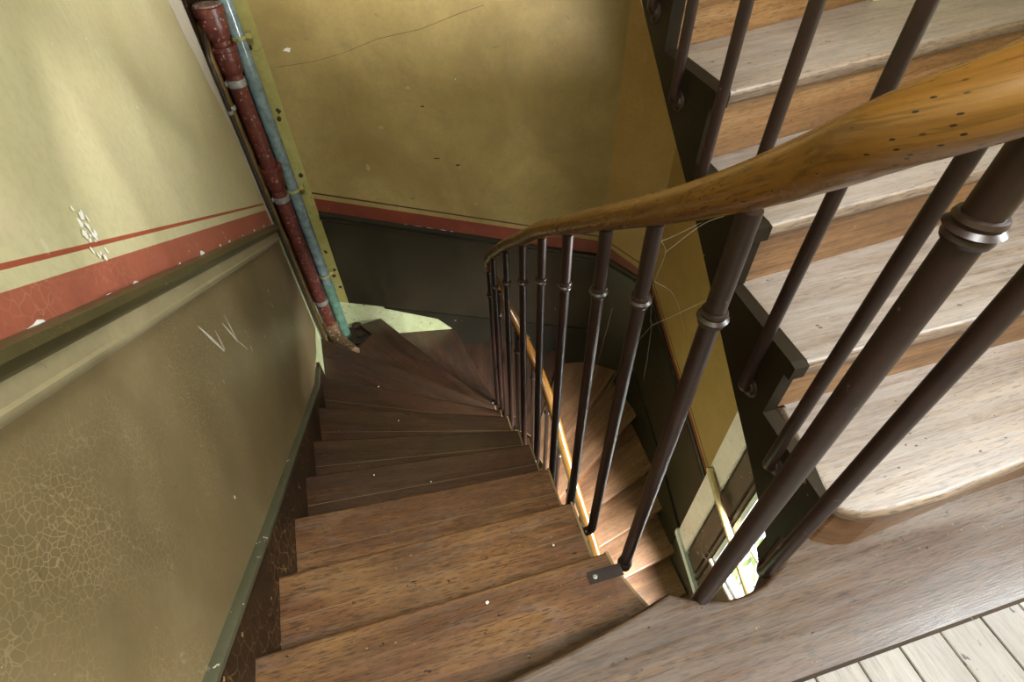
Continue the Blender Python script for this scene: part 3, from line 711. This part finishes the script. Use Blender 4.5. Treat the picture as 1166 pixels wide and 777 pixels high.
# back dado rail
xb = [-.46, .0, .5, 1.0, 1.325]
slope_trim('trim_3', [onb(x, brb(x) - .032) for x in xb], nB, [(-.030, 0), (-.030, .010), (-.022, .022), (-.006, .024), (.004, .013), (.018, .010), (.026, .012), (.032, .006), (.032, 0)], ['rail_black', 'dado_dark'], [0, 0, 0, 0, 0, 1, 1, 1, 1])
cu = Vector((C2[0] - C1[0], C2[1] - C1[1], 0)).normalized(); nC = Vector((-cu.y * -1, cu.x * -1, 0)); nC = Vector((cu.y, -cu.x, 0))
if nC.x > 0: nC = -nC
slope_trim('trim_4', [Vector((C1[0], C1[1], -1.10)), Vector((C2[0], C2[1], -1.24))], nC, [(-.028, 0), (-.028, .010), (-.018, .02), (.0, .018), (.02, .008), (.03, 0)], ['rail_black'])
slope_trim('trim_5', [Vector((wrx(y), y, r_l(y) - .075)) for y in (2.45, 1.8, 1.27)], Vector((-1, .04, 0)).normalized(), [(-.026, 0), (-.026, .008), (-.016, .016), (.0, .014), (.02, .006), (.026, 0)], ['rail_black'])
# back skirting: starts as a wedge under the dado, plaster shows below it
bm = bmesh.new(); rows = []
for x, zt_, zb_ in ((-.22, bdl(-.22) + .004, bdl(-.22) - .004), (.0, bdl(0), bdl(0) - .035), (.15, bdl(.15), -1.572), (.25, bdl(.25), -1.690), (.262, bdl(.262), -2.1), (.72, bdl(.72), -2.4), (1.10, bdl(1.1), -2.6), (1.325, bdl(1.325), -2.8)):
    rows.append([bm.verts.new(onb(x, zt_)), bm.verts.new(onb(x, zt_) + nB * .014), bm.verts.new(onb(x, zb_) + nB * .014), bm.verts.new(onb(x, zb_))])
for a, b in zip(rows, rows[1:]):
    for k in range(4): bm.faces.new((a[k], b[k], b[(k + 1) % 4], a[(k + 1) % 4]))
bm.faces.new(rows[0]); bm.faces.new(rows[-1][::-1])
tag(link('baseboard_back', bm, 'rail_black'), kind='structure')
# right skirting, following the lower steps
bm = bmesh.new(); rows = []
for y, zt_ in ((2.45, -1.98), (2.335, -2.06), (1.744, -2.316), (1.36, -2.55), (1.27, -2.60)):
    x = wrx(y); rows.append([bm.verts.new((x, y, zt_)), bm.verts.new((x - .016, y, zt_)), bm.verts.new((x - .016, y, zt_ - .42)), bm.verts.new((x, y, zt_ - .42))])
for a, b in zip(rows, rows[1:]):
    for k in range(4): bm.faces.new((a[k], b[k], b[(k + 1) % 4], a[(k + 1) % 4]))
bm.faces.new(rows[0]); bm.faces.new(rows[-1][::-1])
tag(link('baseboard_right', bm, 'rail_black'), kind='structure')

# ------------------------------------------------------------------ lower window
win = thing('window_1', None, None, (1.55, .4, -2.4), kind='structure')
def wbox(name, x0, x1, y0, y1, z0, z1, mat, parent=win, bev=.004):
    b = box_bm(x0, x1, y0, y1, z0, z1)
    bmesh.ops.recalc_face_normals(b, faces=b.faces)
    if bev: bmesh.ops.bevel(b, geom=b.edges[:], offset=bev, segments=2, affect='EDGES')
    b.normal_update(); uv_planar(b, (0, 1, 0)); return link(name, b, mat, parent, smooth=True)
SKW = lambda y: -2.60 + .57 * (y - 1.27)
def slanted(name, x0, x1, y0, y1, z1, mat):
    b = bmesh.new(); vs = [(y0, SKW(y0)), (y1, SKW(y1)), (y1, z1), (y0, z1)]
    a = [b.verts.new((x0, y, z)) for y, z in vs]; c = [b.verts.new((x1, y, z)) for y, z in vs]
    b.faces.new(a); b.faces.new(c[::-1])
    for i in range(4): j = (i + 1) % 4; b.faces.new((a[i], c[i], c[j], a[j]))
    bmesh.ops.recalc_face_normals(b, faces=b.faces); bmesh.ops.bevel(b, geom=b.edges[:], offset=.005, segments=2, affect='EDGES'); return link(name, b, mat, win, smooth=True)
slanted('casing', 1.536, 1.560, 1.120, 1.264, -.30, 'winwhite')
slanted('side_panel', 1.545, 1.560, .985, 1.108, -.30, 'winpanel')
slanted('side_strip', 1.540, 1.560, .945, .972, -.30, 'winpanel')
slanted('apron', 1.546, 1.560, -.20, .935, -2.37, 'winpanel')
b = bmesh.new(); rows = []
for y in (1.27, .9, .4, -.2):
    z = SKW(y); rows.append([b.verts.new((1.518, y, z + .01)), b.verts.new((1.560, y, z + .01)), b.verts.new((1.560, y, z - .05)), b.verts.new((1.518, y, z - .05))])
for p, q in zip(rows, rows[1:]):
    for k in range(4): b.faces.new((p[k], q[k], q[(k + 1) % 4], p[(k + 1) % 4]))
b.faces.new(rows[0]); b.faces.new(rows[-1][::-1]); link('skirting_rail', b, 'winblue', win)
wbox('window_sill', 1.525, 1.60, -.2, .94, -2.37, -2.335, 'winwhite')
for (y0, y1, z0, z1) in ((.905, .94, -2.335, -.72), (-.20, -.13, -2.335, -.72), (-.13, .905, -2.335, -2.295), (-.13, .905, -.76, -.72)): wbox('sash_frame', 1.545, 1.59, y0, y1, z0, z1, 'winblue')
for z in (-1.84, -1.32): wbox('glazing_bar', 1.55, 1.585, -.13, .905, z - .018, z + .018, 'winblue')
wbox('meeting_stile', 1.54, 1.592, .33, .40, -2.295, -.76, 'winblue')
for z0, z1 in ((-2.295, -1.858), (-1.822, -1.338), (-1.302, -.76)):
    for y0, y1 in ((.40, .905), (-.13, .33)): wbox('pane', 1.564, 1.568, y0, y1, z0, z1, 'glass', bev=0)
# guard rail across the window
gr = thing('window_guard_rail', 'pale wooden pole running down across the bright lower window seen in the stairwell', 'rail', (1.5, 1.22, -1.8))
gp = catmull([(1.522, 1.245, -1.68), (1.515, 1.20, -1.712), (1.50, .90, -1.865), (1.492, .60, -2.02), (1.48, .2, -2.23), (1.475, -.1, -2.39)], 6)
b = sweep_bm(gp, [(a * 1.0, c) for a, c in circ(.021, 14)], up=Z)
link('pole', b, 'pole', gr, smooth=True)
link('wall_bracket', tube_bm([(1.545, .98, -1.86), (1.50, .98, -1.86), (1.50, .97, -1.84)], .006, 8), 'iron_dark', gr, smooth=True)

# ------------------------------------------------------------------ upper window (beside the ascending flight, out of frame to the right)
w2 = thing('window_2', None, None, (2.1, -.08, .80), kind='structure')
for (y0, y1, z0, z1) in ((.24, .30, .80, 2.60), (-.46, -.40, .80, 2.60), (-.40, .24, .80, .88), (-.40, .24, 2.52, 2.60)): wbox('sash_frame', 2.10, 2.15, y0, y1, z0, z1, 'winwhite', w2)
wbox('glazing_bar', 2.10, 2.15, -.40, .24, 1.70, 1.74, 'winwhite', w2)
for z0, z1 in ((.88, 1.70), (1.74, 2.52)): wbox('pane', 2.122, 2.126, -.40, .24, z0, z1, 'glass', w2, bev=0)

# ------------------------------------------------------------------ pipes in the left corner
RX, RY = -.606, 2.86
dr = thing('drain_pipe', 'old red painted drain pipe with socket joints standing in the wall corner', 'pipe', (RX, RY, -1.46))
link('pipe', tube_bm([(RX, RY, -1.40), (RX, RY, .42)], .041, 20), 'redpipe', dr, smooth=True)
for z, hh in ((.345, .05), (-.25, .055)):
    link('socket', lathe_bm((RX, RY, z), (0, 0, 1), [(.041, -hh - .025), (.054, -hh), (.055, hh - .022), (.064, hh - .018), (.064, hh), (.048, hh), (.044, hh - .006)], 24), 'redpipe', dr, smooth=True)
link('cap', lathe_bm((RX, RY, .50), (0, 0, 1), [(.041, -.085), (.056, -.06), (.060, -.02), (.060, .012), (.066, .014), (.066, .046), (.060, .050)], 24), ['redpipe'], dr, smooth=True)
link('plug', lathe_bm((RX, RY, .549), (0, 0, 1), [(.058, 0), (.056, .008), (.03, .010)], 24), 'cap', dr, smooth=True)
for z in (.235, -.385, -1.165):
    c = link('clamp', lathe_bm((RX, RY, z), (0, 0, 1), [(.0415, -.016), (.0445, -.016), (.0445, .016), (.0415, .016)], 24), 'zinc', dr, smooth=True)
    link('bolt', lathe_bm((RX - .045, RY - .012, z), (-.6, -.8, 0), [(.012, 0), (.012, .012), (.006, .013), (.006, .022)], 8), 'zinc', c)
link('joint', lathe_bm((RX, RY, -1.41), (0, 0, 1), [(.044, -.055), (.052, -.04), (.053, .02), (.046, .045)], 20), 'rust', dr, smooth=True)
link('elbow', tube_bm(catmull([(RX, RY, -1.43), (RX + .01, RY - .015, -1.475), (RX + .06, RY - .10, -1.50), (RX + .13, RY - .21, -1.50)], 5), .043, 18), 'rust', dr, smooth=True)
BX, BY = -.543, 2.94
vp = thing('vent_pipe', 'grey blue plastic pipe standing between the red drain pipe and the ochre wall', 'pipe', (BX, BY, -1.55))
link('pipe', tube_bm([(BX, BY, -1.12), (BX, BY, ZTOP)], .033, 20), 'bluepipe', vp, smooth=True)
link('lower_pipe', tube_bm([(BX, BY, -1.60), (BX, BY, -1.12)], .036, 20), 'greenpipe', vp, smooth=True)
link('joint', lathe_bm((BX, BY, -1.12), (0, 0, 1), [(.034, -.05), (.038, -.04), (.038, .03), (.034, .04)], 20), 'greenpipe', vp, smooth=True)
for z in (.40, -.39, -1.02):
    c = link('clamp', lathe_bm((BX, BY, z), (0, 0, 1), [(.0335, -.007), (.0365, -.007), (.0365, .007), (.0335, .007)], 20), 'strip', vp, smooth=True)
    link('clip', box_bm(BX + .03, BX + .058, BY + .008, BY + .05, z - .012, z + .010), 'strip', c)
TX, TY = -.652, 2.765
tp_ = thing('copper_pipe', 'thin brown brass pipe standing just left of the red drain pipe', 'pipe', (TX, TY, -1.45))
link('pipe', tube_bm(catmull([(TX - .012, TY + .13, .50), (TX - .010, TY + .08, .44), (TX - .004, TY + .02, .38), (TX, TY, .30)], 4) + [Vector((TX, TY, -.2)), Vector((TX, TY, -1.46))], .0155, 12), 'brass', tp_, smooth=True)
for z in (-.05, -.62): link('joint', lathe_bm((TX, TY, z), (0, 0, 1), [(.016, -.03), (.0185, -.028), (.0185, .028), (.016, .03)], 12), 'brass', tp_, smooth=True)
link('clamp', lathe_bm((TX, TY, .155), (0, 0, 1), [(.016, -.008), (.021, -.008), (.021, .008), (.016, .008)], 12), 'zinc', tp_)
KX, KY = -.652, 2.722
tq = thing('gas_pipe', 'thin dark pipe fixed to the wall left of the brass pipe', 'pipe', (KX, KY, -1.45))
link('pipe', tube_bm(catmull([(KX + .0, KY + .12, .47), (KX, KY + .06, .43), (KX, KY + .01, .38), (KX, KY, .32)], 4) + [Vector((KX, KY, -.2)), Vector((KX, KY, -1.44))], .009, 10), 'darktube', tq, smooth=True)
link('clamp', lathe_bm((KX, KY, .15), (0, 0, 1), [(.009, -.008), (.014, -.008), (.014, .008), (.009, .008)], 12), 'zinc', tq)
# rubble in the broken corner of the winder tread
random.seed(11)
RB = [(-.50, 2.72, -1.59), (-.48, 2.83, -1.585), (-.44, 2.915, -1.585), (-.395, 2.83, -1.59), (-.37, 2.925, -1.59), (-.46, 3.0, -1.57)]
for i, (x, y, z) in enumerate(RB):
    b = bmesh.new(); bmesh.ops.create_icosphere(b, subdivisions=2, radius=random.uniform(.024, .034))
    for v in b.verts: v.co = Vector((v.co.x * 1.2 + x, v.co.y + y, v.co.z * .7 + z)) + Vector(noise.noise_vector(v.co * 30 + Vector((i, 0, 0)))) * .012
    o = link('rubble_lump', b, 'rubble'); tag(o, 'lump of dark rubble in the broken hole at the foot of the corner pipes', 'rubble', 'rubble in the hole by the pipes')
b = prism_bm([(-.66, 2.66), (-.46, 2.60), (-.33, 2.83), (-.28, 2.985), (-.66, 3.05)], -1.70, -1.60)
link('hole_floor', b, 'rubble', flight)

# ------------------------------------------------------------------ cobwebs and flakes
def strand(bm, pts, r=.0008):
    sweep_bm([Vector(p) for p in pts], circ(r, 5), None, bm)
b = bmesh.new()
# between the first two balusters and the upper string
S = [((.395, .600, .64), (.42, .61, .60), (.405, .60, .55)), ((.405, .60, .55), (.455, .66, .40), (.47, .67, .36)), ((.47, .67, .36), (.52, .66, .39), (.60, .66, .42)), ((.47, .67, .36), (.44, .68, .28), (.385, .66, .18)),
     ((.405, .60, .55), (.47, .62, .48), (.56, .66, .30)), ((.42, .61, .60), (.50, .64, .62), (.58, .68, .60)), ((.47, .67, .36), (.50, .70, .22), (.52, .72, .10)), ((.39, .6, .63), (.46, .65, .60), (.62, .80, .50))]
for s in S: strand(b, catmull(s, 4), .00025)
tag(link('cobweb', b, 'web'), 'dusty branching cobweb strands between the nearest baluster and the upper string', 'cobweb')
b = bmesh.new()
for s in [((.39, .77, .15), (.46, .9, -.2), (.50, 1.0, -.5)), ((.39, .80, .05), (.43, .9, -.25), (.47, .95, -.42)), ((.385, 1.16, -.3), (.44, 1.3, -.5), (.5, 1.4, -.62)), ((.47, .95, -.42), (.49, 1.0, -.66), (.5, 1.03, -.9)), ((.50, .9, .2), (.50, .98, -.4), (.505, 1.05, -1.1))]: strand(b, catmull(s, 4), .0004)
tag(link('cobweb', b, 'web'), 'long thin cobweb strands hanging in the dark well behind the balusters', 'cobweb')
random.seed(21)
b = bmesh.new()
for y, z in ((1.30, -2.1), (1.05, -2.2)):
    for k in range(6):
        a = random.uniform(0, 6.28); p = Vector((1.53, 1.04, -2.35 + .2 * (y - 1.1))); q = p + Vector((-.012, .10 * math.cos(a), .16 * math.sin(a))); strand(b, [p, (p + q) / 2 + Vector((-.01, 0, -.01)), q], .0009)
tag(link('cobweb', b, 'web'), 'small cobweb tangle on the dark panel beside the lower window', 'cobweb')
FL = [(-.29, 1.13, 4), (-.08, 1.04, 4), (.02, .40, 1), (.24, .55, 2), (-.2, 1.62, 6), (.27, .70, 3), (-.30, 2.02, 7)]
for i, (x, y, k) in enumerate(FL):
    b = bmesh.new(); z = -RISE * k + .0003; n = 7; r = random.uniform(.0025, .0045)
    ring = [(x + r * math.cos(2 * math.pi * j / n) * random.uniform(.6, 1.2), y + r * math.sin(2 * math.pi * j / n) * random.uniform(.6, 1.2)) for j in range(n)]
    b = prism_bm(ring, z, z + .0025)
    tag(link('paint_flake', b, 'white'), 'tiny white paint flake lying on a brown descending stair tread', 'paint flake', 'paint flakes on the descending treads')
# ------------------------------------------------------------------ garden outside the lower window
random.seed(5)
b = bmesh.new()
for k in range(1500):
    c = Vector((random.gauss(4.1, .7), random.gauss(1.6, .9), random.gauss(-4.6, .5)))
    n = Vector((random.uniform(-1, 1), random.uniform(-1, 1), random.uniform(.2, 1))).normalized(); s = n.orthogonal().normalized(); u = n.cross(s)
    L_ = random.uniform(.06, .12)
    b.faces.new([b.verts.new(c + v) for v in (-s * L_, u * L_ * .4, s * L_, -u * L_ * .4)])
sh = thing('garden_shrub', 'pale green leafy shrub outside the lower window', 'shrub', (4.1, 1.6, -5.9))
link('foliage', b, 'leaf', sh, recalc=False)
link('stem', tube_bm([(4.1, 1.6, -5.9), (4.12, 1.58, -5.2), (4.05, 1.65, -4.5)], .05, 8), 'rubble', sh)
